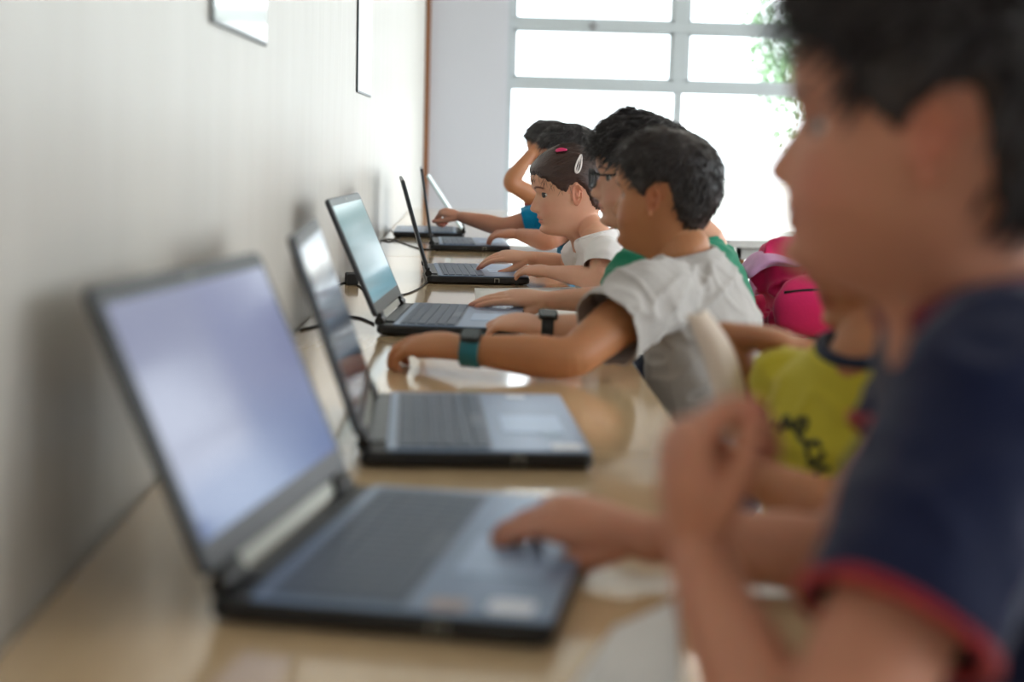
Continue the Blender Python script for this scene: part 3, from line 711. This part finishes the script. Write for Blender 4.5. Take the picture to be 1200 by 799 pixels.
def laptop(x, y, rot, ang, scr, label, stickers_glints=(), lidm=None, pads=True):
    e = empty('laptop', (x, y, TZ), -rot); tag(e, label, 'laptop', None)
    base = MB().slab((-.004, 0, .003), (LD, LW, LT-.002), .012, .004).build('base', M['black_plastic'], e)
    for fx in (.02, LD-.02):
        for fy in (.03, LW-.03): MB().cyl((fx, fy, 0), (fx, fy, .004), .007, 12).build('rubber_foot', M['rubber'], base)
    MB().slab((.026, .004, LT-.003), (LD-.002, LW-.004, LT), .009, .0008).build('deck', M['deck'], base)
    MB().box((.006, .045, LT-.002), (.024, LW-.045, LT+.0012), .001).build('speaker_strip', M['dark_plastic'], base)
    kb = MB(); kx0, ky0 = .040, .018; kb.box((kx0-.003, ky0-.003, LT-.0005), (kx0+.105, LW-ky0+.003, LT+.0003))
    for r_ in range(6):
        yy = ky0; h = .0155 if r_ else .010; xx = kx0+(0 if r_ == 0 else .0125+(r_-1)*.0182)
        while yy < LW-ky0-.012:
            w = .0165
            if r_ == 5 and .12 < yy < .20: w = .09
            kb.slab((xx, yy, LT), (xx+h, min(yy+w, LW-ky0), LT+.0020), .0018, .0006, None, 1); yy += w+.0024
    kb.build('keyboard', M['key'], base)
    if pads: MB().slab((.162, LW*.5-.085, LT-.0004), (.236, LW*.5+.025, LT+.0006), .003, .0003).build('touchpad', M['pad'], base)
    for (sx, sy, w, h, c, nm) in stickers_glints:
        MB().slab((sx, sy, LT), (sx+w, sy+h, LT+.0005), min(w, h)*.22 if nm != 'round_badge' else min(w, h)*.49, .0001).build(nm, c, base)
    pt = MB(); pt.box((.05, -.0012, .006), (.064, .001, .017), .0005); pt.box((.075, -.0012, .008), (.088, .001, .014), .0005); pt.box((.10, -.0012, .008), (.113, .001, .014), .0005)
    pt.build('side_ports', M['rubber'], base)
    jm = MB()
    for k, (a, b) in enumerate(((.167, .1685), (.178, .1795))): jm.box((a, -.0022, .006), (b, .0005, .0165))
    jm.box((.167, -.0022, .0152), (.1795, .0005, .0165)); jm.build('port_bracket', M['silver'], base)
    R_ = Matrix.Translation((0, 0, LT+.002)) @ Matrix.Rotation(-ang, 4, 'Y')      # local z up the lid, x out of the screen
    Q = R_ @ Matrix([(0, 0, 1, 0), (0, 1, 0, 0), (-1, 0, 0, 0), (0, 0, 0, 1)])      # slab xy -> lid plane
    lidmb = MB().slab((-LH, 0, -.0045), (-.012, LW, .0035), .011, .0018, Q); lid = lidmb.build('lid', lidm or M['lidback'], e)
    MB().slab((-LH+.003, .003, .003), (-.014, LW-.003, .0042), .009, .0005, Q).build('bezel', M['bezel'], lid)
    c = [Q @ V(p) for p in ((-.036, .014, .0046), (-.036, LW-.014, .0046), (-LH+.016, LW-.014, .0046), (-LH+.016, .014, .0046))]
    me = fm(c, [(0, 1, 2, 3)]); uv = me.uv_layers.new(name='UVMap')
    for li, (u, v) in enumerate(((0, 0), (1, 0), (1, 1), (0, 1))): uv.data[li].uv = (u, v)
    scr_o = link('screen', me, scr, lid, None, False); sd = scr_o.modifiers.new('t', 'SOLIDIFY'); sd.thickness = .0006
    wc = MB(); wc.tube([Q @ V((-LH+.008, LW/2, .0040)), Q @ V((-LH+.008, LW/2, .0048))], .0028, 14); wc.build('webcam', M['silver'], lid)
    for hy in (.014, LW-.058):
        hb = MB(); hb.tube([(0, hy, LT+.003), (0, hy+.044, LT+.003)], .0085, 16); hb.box((-.006, hy+.004, LT+.002), (.004, hy+.040, LT+.018), .002, None); hb.build('hinge', M['black_plastic'], e, None, False)
    hb = MB(); hb.box((-.003, .058, -.001), (.003, LW-.058, .0128), .0015, R_); hb.build('hinge_cover', M['silver'], e)
    LAPS.append(e); return e
S = dict(
 a=screen_mat('bluish_display', [(104, 134, 196), (136, 154, 206), (160, 168, 212), (170, 178, 220), (184, 190, 228)], .50, (-.2, .46, .25, 1.3, (186, 192, 226), .08)),
 b=screen_mat('dim_display', [(30, 52, 70), (52, 84, 108), (80, 122, 150), (96, 140, 165)], .30, (.05, .95, .72, .95, (220, 240, 248), .02)),
 c=screen_mat('cyan_display', [(150, 200, 214), (170, 214, 224), (176, 218, 224), (196, 232, 232)], .50),
 d=screen_mat('pale_display', [(150, 190, 210), (190, 220, 230)], .5))
wl = M['white_plastic']; SB = 'sticker_or_glint'
st1 = [(.205, .015, .035, .030, wl, SB), (.160, .012, .030, .026, mat('grey_sticker', (176, 160, 156), .5), SB)]
laptop(-.1890, 1.051, .190, .4132, S['a'], 'nearest and largest laptop, bluish glowing screen, in front of the boy in navy', st1)
st2 = [(.212, .012, .036, .034, wl, SB), (.205, .080, .026, .026, mat('pale_badge', (150, 176, 198), .4), 'round_badge'), (.180, .335, .026, .020, wl, SB)]  # last white patch, at the far end, is a bright reflection painted on the deck
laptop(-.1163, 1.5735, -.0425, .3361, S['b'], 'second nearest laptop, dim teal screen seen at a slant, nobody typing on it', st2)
laptop(-.1714, 2.663, .07, .4172, S['c'], 'laptop with a pale cyan screen used by the boy in glasses', [(.21, .02, .03, .025, wl, SB)])
laptop(-.1098, 3.6503, -.0658, .2848, S['d'], 'laptop seen edge on beneath the hands of the girl in white')
laptop(-.1343, 4.735, -.0405, .152, S['d'], 'dark laptop in front of the child in blue, its lid a thin dark line')
laptop(at(541, 268, 5.4).x, 5.34+LW, math.pi-.02, -.60, S['d'], 'farthest laptop, its pale lid half closed, touched by the child in blue', (), mat('pale_lid', (206, 226, 228), .3))

# ------------------------------------------------------------------ papers, cords, plug
def sheet(p4, label, m=M['paper'], z=TZ, name='paper_sheet', group=None):
    P = [on_z(a, b, z+.001) for a, b in p4]; c = sum(P, V((0, 0, 0)))/4; n = 6; vs = []; fs = []
    for i in range(n+1):
        for j in range(n+1):
            u, v = i/n, j/n; p = P[0]*(1-u)*(1-v)+P[1]*u*(1-v)+P[2]*u*v+P[3]*(1-u)*v; p = V((p.x, p.y, z+.0009+.0012*max(0, (abs(u-.5)*2)**6)*(v > .7))); vs.append(p-V((c.x, c.y, z)))
    for i in range(n):
        for j in range(n): fs.append((i*(n+1)+j, (i+1)*(n+1)+j, (i+1)*(n+1)+j+1, i*(n+1)+j+1))
    me = fm(vs, fs); o = link(name, me, m); o.location = (c.x, c.y, z); sd = o.modifiers.new('t', 'SOLIDIFY'); sd.thickness = .0005; tag(o, label, 'paper', group)
sheet([(640, 850), (800, 850), (795, 700), (720, 735)], 'white sheet of paper on the desk below the raised arm of the boy in navy')
sheet([(560, 372), (715, 374), (690, 336), (556, 338)], 'white sheet on the desk under the right hand of the boy in glasses')
sheet([(585, 301), (690, 303), (670, 289), (590, 287)], 'white sheet lying just beyond the laptop of the girl in white')
def cord(pts, lap, r=.0022, m=M['rubber'], name='power_cord'):
    P = [on_z(a, b, TZ+r) if not isinstance(a, str) else V(b) for a, b in pts]; C = crom([p[:] for p in P], 8)
    c0 = V(C[0]); mb = MB(); mb.tube([V(p) for p in C], r, 8); o = mb.build(name, m, lap, inv_of(lap), True)
cord([(352, 386), (372, 381), (396, 371), (420, 372), (438, 379)], LAPS[1])
cord([(396, 334), (404, 331), (414, 331), (432, 342), (452, 345), (472, 345), (489, 339), (502, 330)], LAPS[3], .0018)
cord([(443, 290), (447, 282), (458, 280), (470, 284), (492, 291), (506, 292)], LAPS[4], .002)
cord([(445, 274), (449, 268), (456, 268), (462, 273), (470, 278), (458, 283), (446, 281)], LAPS[5], .0018)
pp = on_z(412, 333, TZ); pe = empty('power_adapter', pp, .2); tag(pe, 'small black power plug block on the desk behind the laptop with the cyan screen', 'power adapter')
MB().box((-.014, -.030, 0), (.014, .030, .028), .005).build('case', M['rubber'], pe); MB().tube([(0, .028, .012), (.004, .050, .008)], [.005, .003], 10).build('cable_boot', M['rubber'], pe, None, True)

def held_sheet():
    Lp = crom([at(803, 368, 1.66)[:], at(822, 415, 1.63)[:], at(836, 462, 1.60)[:], at(848, 512, 1.58)[:]], 6); Rp = crom([at(828, 362, 1.70)[:], at(856, 402, 1.67)[:], at(872, 450, 1.65)[:], at(880, 508, 1.64)[:]], 6)
    vs = []; n = 8; c0 = V(Lp[-1])
    for a, b in zip(Lp, Rp):
        for j in range(n+1):
            t = j/n; p = a*(1-t)+b*t; vs.append(V(p)+V((0, -.018*math.sin(PI*t), 0))-c0)
    fs = [(i*(n+1)+j, (i+1)*(n+1)+j, (i+1)*(n+1)+j+1, i*(n+1)+j+1) for i in range(len(Lp)-1) for j in range(n)]
    o = link('paper_sheet', fm(vs, fs), mat('cream_paper', (222, 204, 186), .6)); o.location = c0; sd = o.modifiers.new('t', 'SOLIDIFY'); sd.thickness = .0006
    tag(o, 'pale cream curled sheet held upright behind the boy in grey, by the raised hand', 'paper')
held_sheet()

# ------------------------------------------------------------------ pink backpack on the table behind
def backpack():
    c = on_z(905, 393, .70); c = V((.715, 3.06, .70)); e = empty('backpack', c); tag(e, 'bright pink backpack with a lilac top slumped on the table behind the boys', 'backpack')
    pk = fabric('pink_nylon', (224, 40, 104), .1, .3, 300); lc = fabric('lilac_nylon', (214, 160, 204), .1, .3, 300)
    mb = MB(); eloft(mb, [(0, 0, .04), (0, .0, .07), (-.02, .0, .105), (-.06, .0, .130)], [.165, .170, .135, .065], [.15, .15, .12, .08], (1, 0, 0), 32, 6)
    me = remesh(mb, .006, 6); co = getv(me); nn = getn(me); n1 = vnoise(co*np.array([1, 1, 2.]), 16, 3); n2 = vnoise(co, 40, 4)
    setv(me, co+nn*((1-np.abs(n1))**3*.026-.010+.003*n2)[:, None]); co = getv(me); co[:, 2] = np.maximum(co[:, 2], .001); setv(me, co); body = link('bag_body', me, pk, e)
    mb = MB(); eloft(mb, [(-.150, -.03, .115), (-.10, -.02, .150), (-.03, -.01, .140), (.05, 0, .108)], [.05, .07, .07, .05], [.014, .016, .016, .014], (0, 1, 0), 24, 6); me = remesh(mb, .006, 5); co = getv(me); setv(me, co+getn(me)*(.006*vnoise(co, 30, 8))[:, None]); link('top_flap', me, lc, e)
    mb = MB(); eloft(mb, [(0, -.145, .03), (0, -.150, .075), (0, -.135, .115)], [.10, .105, .08], [.03, .032, .02], (1, 0, 0), 24, 6); me = remesh(mb, .006, 5); pkt = link('front_pocket', me, pk, e)
    z = MB(); z.tube([(-.085, -.160, .095), (-.04, -.168, .102), (.04, -.168, .102), (.085, -.160, .095)], .003, 8); z.build('zip', M['rubber'], pkt, None, True)
    for sx in (-.06, .06):
        s = MB()
        P = crom([(sx, .10, .17), (sx, .17, .14), (sx*1.1, .20, .08), (sx, .16, .02)], 6)
        for i in range(len(P)-1): pass
        eloft(s, [tuple(p) for p in P[::4]], [.022]*len(P[::4]), [.006]*len(P[::4]), (1, 0, 0), 12, 3)
        s.build('shoulder_strap', lc, e, None, True)
backpack()
sheet([(890, 424), (926, 425), (918, 411), (893, 410)], 'small white card on the brown table behind the boys, below the pink backpack', z=.70, name='paper_card')

# ------------------------------------------------------------------ stools (under the children)
def stool(x, y, label):
    e = empty('stool', (x, y, 0)); tag(e, label, 'stool', None)
    MB().tube([(0, 0, .388), (0, 0, .392), (0, 0, .412), (0, 0, .416)], [.135, .145, .145, .135], 28).build('seat', M['orange_wood'], e, None, False)
    for sx in (-1, 1):
        for sy in (-1, 1): MB().tube([(sx*.07, sy*.07, .39), (sx*.12, sy*.12, 0)], .011, 10).build('leg', M['steel'], e, None, True)
    return e

# ------------------------------------------------------------------ the children
SK = dict(a=skin_mat('skin_tan', (198, 138, 110)), b=skin_mat('skin_fair', (222, 170, 142)), c=skin_mat('skin_brown', (180, 122, 84)), d=skin_mat('skin_olive', (182, 124, 84)))
HM = dict(black=hair_mat('hair_black', (38, 33, 34)), brown=hair_mat('hair_brown', (62, 40, 32)), dark=hair_mat('hair_dark', (40, 31, 29)))
def L_(sh, el, wr, tip, **k): d = dict(sh=sh, el=el, wr=wr, tip=tip, side=1, curl=CURL_TYPE); d.update(k); return d
def R__(sh, el, wr, tip, **k): d = dict(sh=sh, el=el, wr=wr, tip=tip, side=-1, curl=CURL_TYPE); d.update(k); return d
# girl in white
girl = person('girl', 'girl in a white t-shirt with hair clips, typing with both hands', dict(nose=(620.5, 246, 3.66), s=1.055, yaw=-7, pitch=9, chub=1.1, nosek=1.0, gaze=16, brow=1.1), (699, 276, 3.62), (.37, 3.66),
  [L_((709, 299, 3.50), (703, 326, 3.47), (645, 319, 3.62), (592, 314, 3.72), up=(.1, -.35, 1), fat=.92, s=.95, hs=.95), R__((690, 289, 3.78), (662, 311, 3.86), (620, 302, 3.84), (573, 300, 3.82), up=(.1, -.35, 1), fat=.92, s=.95, hs=.98)],
  fabric('white_cotton', (236, 232, 230), .03), SK['b'], dict(m=HM['brown'], line=HL_GIRL, thick=(.005, .004, .003), style='smooth', locks=2600, llen=.05, lift=.06, lw=.0013), vox=.0022, sleeve=.55, shw=.12, chest=.88, seed=3, neckr=.036, fold=.003)
# boy in glasses
gboy = person('glasses', 'boy in glasses and a green t-shirt with tousled black hair and a black wristwatch', dict(nose=(691, 228, 2.86), s=1.02, yaw=2, pitch=3, gaze=18), (812, 277, 2.85), (.455, 2.88),
  [L_((748, 326, 2.66), (738, 388, 2.60), (633, 382, 2.60), (560, 374, 2.68), up=(0, -.3, 1), hs=1.08, sf=1.12, curl=[(16, 34, 22), (20, 36, 24), (24, 38, 24), (26, 36, 22)]), R__((778, 316, 3.0), (752, 350, 3.02), (642, 352, 3.02), (549, 346, 3.0), up=(0, -.3, 1), hs=1.1, curl=CURL_FLAT)],
  fabric('green_cotton', (26, 128, 96), .06), SK['b'], dict(m=HM['black'], line=HL_TUFT, thick=(.010, .011, .014), style='tousled', locks=3200, llen=.030, lift=.28, lw=.0020), vox=.003, seed=5, chest=1.12)
# boy in grey
grey = person('grey', 'boy in a light grey t-shirt with short dark hair and a teal wristwatch', dict(nose=(714, 247, 2.52), s=.965, yaw=24, pitch=-2, roll=0, gaze=10, nosek=.85), (800, 292, 2.46), (.43, 2.52),
  [L_((757, 352, 2.30), (668, 421, 2.18), (546, 409, 2.22), (466, 402, 2.28), up=(0, -.25, 1), curl=[(14, 44, 50), (18, 50, 50), (20, 54, 50), (24, 54, 50)], hs=1.22, thumb=(25, 30, 30), fat=1.05, sleeve=.52, sf=1.1), R__((800, 335, 2.62), (.40, 2.68, .70, 1), (.33, 2.62, .62, 1), (.25, 2.60, .60, 1))],
  fabric('grey_marl', (184, 178, 174), .05), SK['d'], dict(m=HM['dark'], line=HL_BOY, thick=(.006, .015, .007), style='short', locks=2600, llen=.018, lift=.15, lw=.0016), tyaw=16, vox=.003, seed=8, chest=1.05, fold=.005)
# child in blue
blue = person('blue', 'child in a bright blue t-shirt reaching one arm towards the farthest laptop', dict(nose=(632, 206, 4.75), s=1.02, yaw=0, pitch=10), (676, 240, 4.75), (.38, 4.80),
  [L_((672, 262, 4.62), (642, 283, 4.56), (609, 275, 4.72), (568, 273, 4.80), hs=1.0, up=(0, -.3, 1)), R__((662, 248, 4.90), (590, 266, 4.92), (540, 254, 4.98), (505, 244, 5.02), hs=.95, curl=CURL_HALF, sleeve=.66, up=(0, -.3, 1))],
  fabric('blue_cotton', (0, 134, 178), .06), SK['a'], dict(m=HM['black'], line=HL_BOY, thick=(.010, .014, .008), style='short', locks=1500, llen=.02, lift=.2), vox=.0035, seed=11, chest=.9)
# farthest child
far = person('far', 'farthest child, in a salmon pink top, elbow raised and hand on head', dict(nose=(617, 192, 5.70), s=1.0, yaw=0, pitch=12), (652, 222, 5.7), (.37, 5.76),
  [L_((640, 238, 5.60), (597, 214, 5.50), (622, 180, 5.56), (650, 162, 5.60), up=(-.5, -1, .4), hs=.95, curl=CURL_FLAT, sleeve=.35), R__((648, 236, 5.86), (.30, 5.92, .72, 1), (.26, 5.84, .62, 1), (.18, 5.82, .60, 1))],
  fabric('salmon_cotton', (236, 110, 108), .06), SK['c'], dict(m=HM['black'], line=HL_BOY, thick=(.010, .014, .008), style='short', locks=1200, llen=.02, lift=.2), vox=.004, seed=12, chest=.88)
# boy in yellow
yel = person('yellow', 'child in a yellow top with dark lettering, mostly behind the boy in navy', dict(nose=(943, 326, 1.56), s=1.0, yaw=-12, pitch=8), (1030, 405, 1.54), (.44, 1.60),
  [L_((1120, 455, 1.42), (985, 610, 1.32), (885, 560, 1.40), (800, 520, 1.46), up=(0, -.3, 1), curl=CURL_HALF, sleeve=.2), R__((925, 448, 1.68), (888, 520, 1.72), (856, 392, 1.74), (935, 402, 1.70), up=(-.3, .2, 1), curl=CURL_REST, sleeve=.25, sf=.85, hs=.95, s=.9)],
  fabric('yellow_cotton', (206, 192, 60), .06), SK['c'], dict(m=HM['black'], line=HL_BOY, thick=(.008, .012, .006), style='short', locks=1200, llen=.02, lift=.2), tyaw=-38, vox=.004, seed=14, chest=1.0, collar_m=fabric('navy_rib', (30, 40, 60)), collar_r=.008)
# boy in navy
navy = person('navy', 'boy in a navy t-shirt with red trim, nearest to the camera, one hand raised', dict(nose=(889, 202, 1.02), s=1.07, yaw=15, pitch=-3, gaze=25, nosek=.85, chub=.8), (1142, 310, 1.0), (.46, 1.02),
  [L_((1178, 448, .85), (942, 950, .72), (818, 655, .88), (800, 480, .90), up=(-1, -.2, .15), curl=CURL_HALF, hs=1.05, s=1.08, sleeve=.60, sf=1.0), R__((1130, 430, 1.17), (985, 650, 1.14), (752, 630, 1.19), (610, 596, 1.22), up=(0, -.3, 1), hs=1.12, curl=[(26, 52, 30), (30, 54, 30), (34, 54, 30), (36, 50, 30)], s=1.05, sleeve=.45)],
  fabric('navy_cotton', (18, 26, 58), .08), SK['a'], dict(m=HM['dark'], line=HL_BOY, thick=(.010, .016, .010), style='wavy', locks=2200, llen=.035, lift=.3, lw=.002), vox=.003, seed=17, chest=1.08, collar_m=fabric('maroon_rib', (110, 26, 50)), collar_r=.012, cuff_m=fabric('red_rib', (170, 40, 44)), neckr=.052)

# watches
wrist_band(gboy, at(633, 382, 2.60), at(742, 390, 2.60), 'wristwatch_strap', M['rubber'], (.0255, .0215), .022, M['watch_glass'], (.017, .015, .004), (.3, -.4, 1), .012, 'black strap')
wrist_band(grey, at(546, 409, 2.22), at(668, 421, 2.18), 'wristwatch_strap', M['teal_rubber'], (.0268, .0232), .030, M['watch_glass'], (.016, .016, .004), (.1, -.5, 1), .010, 'teal rubber strap')
# glasses (thick black frames)
def glasses(P):
    MHx = P['MH']; mb = MB()
    for sg in (1, -1):
        pts = []
        for k in range(28):
            a = 2*PI*k/28; c, s = math.cos(a), math.sin(a); r_ = 1/((abs(c)**3.2+abs(s)**3.2)**(1/3.2)); y = .0335+c*r_*.0235; z = .0985+s*r_*.0165
            pts.append(MHx @ V((.094-.010*((y-.01)/.05)**2, sg*y, z)))
        mb.tube(pts, .0021, 8, True)
    mb.tube([MHx @ V((.0945, y, .104)) for y in (-.011, 0, .011)], .002, 8)
    gl_ = mb.build('eyeglasses', M['rubber'], P['E'], P['inv'], True)
    for sg in (1, -1):
        t = MB(); t.tube([MHx @ V(p) for p in ((.087, sg*.057, .106), (.080, sg*.072, .106), (.04, sg*.080, .105), (.0, sg*.081, .104), (-.03, sg*.079, .085))], .0019, 8); t.build('temple', M['rubber'], gl_, None, True)
        l = MB(); pts = []
        for k in range(28):
            a = 2*PI*k/28; c, s = math.cos(a), math.sin(a); r_ = 1/((abs(c)**3.2+abs(s)**3.2)**(1/3.2)); y = .0335+c*r_*.0225; z = .0985+s*r_*.0155; pts.append(MHx @ V((.094-.010*((y-.01)/.05)**2, sg*y, z)))
        l.add(pts, [tuple(range(28))]); o = l.build('lens', gm, gl_, None, True)
glasses(gboy)
# hair clips on the girl: placed on the surface of her hair
def hit(bv, px, py):
    d = ray(px, py).normalized(); r_ = bv.ray_cast(CAMP, d); return r_[0], r_[1]
bv = girl['bvh'](girl['hair'])
def clip(pa, pb, w, m, name, label):
    a, na = hit(bv, *pa); b, nb = hit(bv, *pb)
    if a is None or b is None: print('clip miss'); return
    n_ = (na+nb).normalized()
    if n_.dot(CAMP-a) < 0: n_ = -n_
    ax = (b-a).normalized(); s = ax.cross(n_).normalized(); L2 = (b-a).length; pts = []
    for k in range(24):
        t = 2*PI*k/24; u = .5-.5*math.cos(t); wd = w*(1-.62*u)*math.sin(t); pts.append(a+(b-a)*u+s*wd+n_*(.004+.003*math.sin(PI*u)))
    mb = MB(); mb.tube(pts, .0022, 8, True); mb.tube([a+n_*.004, a+(b-a)*.45+n_*.0068, b+n_*.004], [.0022, .001, .0014], 8); o = mb.build(name, m, girl['E'], girl['inv'], True); o['label'] = label
clip((675, 203), (680.5, 182), .0085, mat('white_clip', (240, 230, 226), .3), 'hair_clip', 'white snap hair clip')
clip((652, 178), (664, 177), .005, mat('pink_clip', (232, 60, 120), .3), 'hair_clip', 'pink hair clip')
# lettering strokes on the yellow top
bv2 = yel['bvh'](yel['shirt']); ink = mat('dark_ink', (44, 50, 44), .7)
strokes = [[(893, 480), (896, 492), (904, 499), (912, 494)], [(915, 505), (922, 488), (930, 503)], [(917, 499), (928, 498)], [(934, 492), (936, 510), (946, 520)], [(935, 492), (945, 492), (943, 503), (936, 504)],
           [(950, 540), (946, 524), (956, 518), (962, 524)], [(948, 545), (958, 540), (966, 530)], [(955, 560), (960, 550), (972, 548)], [(958, 574), (968, 570), (974, 560)], [(962, 582), (972, 578), (984, 572)]]
pb = MB()
for st in strokes:
    P = crom([(a, b, 0) for a, b in st], 5); pts = []
    for q in P:
        h, n_ = hit(bv2, q[0], q[1])
        if h is not None: pts.append(h+(CAMP-h).normalized()*.0028)
    if len(pts) > 3: pb.tube(pts, .0034, 8)
if pb.v: pb.build('lettering', ink, yel['shirt'], None, True)
for P, lab in ((girl, 'stool under the girl in white'), (gboy, 'stool under the boy in glasses'), (grey, 'stool under the boy in the light grey t-shirt'), (blue, 'stool under the child in blue'), (far, 'stool under the farthest child'), (yel, 'stool under the child in the yellow top'), (navy, 'stool under the boy in the navy t-shirt')):
    stool(P['E'].location.x, P['E'].location.y, 'wooden topped '+lab)

# ------------------------------------------------------------------ unseen ceiling panels, added as fill light on the children
fillm = emit('fill_light_glow', (255, 244, 228), 7); 
for x in (1.2, 3.1):
    for y in (-.9, 1.7, 4.3, 6.9):
        e = empty('added_fill_light', (x, y, ZC-.06)); tag(e, 'long white panel overhead, added as unseen fill light', 'fill light', 'added fill lights')
        MB().box((-.1, -.62, 0), (.1, .62, .058), .006).build('housing', M['frame_white'], e); MB().box((-.085, -.60, -.006), (.085, .60, .002), .002).build('fill_face', fillm, e)

# ------------------------------------------------------------------ daylight, camera
w = bpy.data.worlds.new('sky'); SC.world = w; w.use_nodes = True; bg = w.node_tree.nodes['Background']
bg.inputs[0].default_value = (.94, .96, 1, 1)
nt = w.node_tree; tc = nt.nodes.new('ShaderNodeTexCoord'); sp = nt.nodes.new('ShaderNodeSeparateXYZ'); nt.links.new(tc.outputs['Generated'], sp.inputs[0])
mr = nt.nodes.new('ShaderNodeMapRange'); mr.inputs[1].default_value = .1; mr.inputs[2].default_value = .95; mr.inputs[3].default_value = 8.6; mr.inputs[4].default_value = 4.5
nt.links.new(sp.outputs['Y'], mr.inputs[0]); nt.links.new(mr.outputs[0], bg.inputs[1])      # the sunny side of the sky is to the right
def portal(loc, rot, sx, sy):
    l = bpy.data.lights.new('window_portal', 'AREA'); l.shape = 'RECTANGLE'; l.size = sx; l.size_y = sy; l.cycles.is_portal = True
    o = bpy.data.objects.new('window_portal', l); COL.objects.link(o); o.location = loc; o.rotation_euler = rot
portal(((xw0+xw1)/2, YB+.22, (zw0+zw1)/2), (-PI/2, 0, 0), xw1-xw0, zw1-zw0)
for a, b in ys: portal((XR+.22, (a+b)/2, 1.775), (0, PI/2, 0), 1.65, b-a)
cd = bpy.data.cameras.new('camera'); cam = bpy.data.objects.new('camera', cd); COL.objects.link(cam)
cd.sensor_width = 36; cd.lens = FPX/1200*36; cd.clip_start = .05
cam.matrix_world = Matrix.Translation(CAMP) @ Matrix([(_r.x, _u.x, -_f.x, 0), (_r.y, _u.y, -_f.y, 0), (_r.z, _u.z, -_f.z, 0), (0, 0, 0, 1)])
cd.dof.use_dof = True; cd.dof.focus_distance = 3.62; cd.dof.aperture_fstop = 2.5
SC.camera = cam
SC.view_settings.view_transform = 'Standard'; SC.view_settings.look = 'None'; SC.view_settings.gamma = 1; SC.view_settings.use_curve_mapping = False
SC.view_settings.exposure = 0
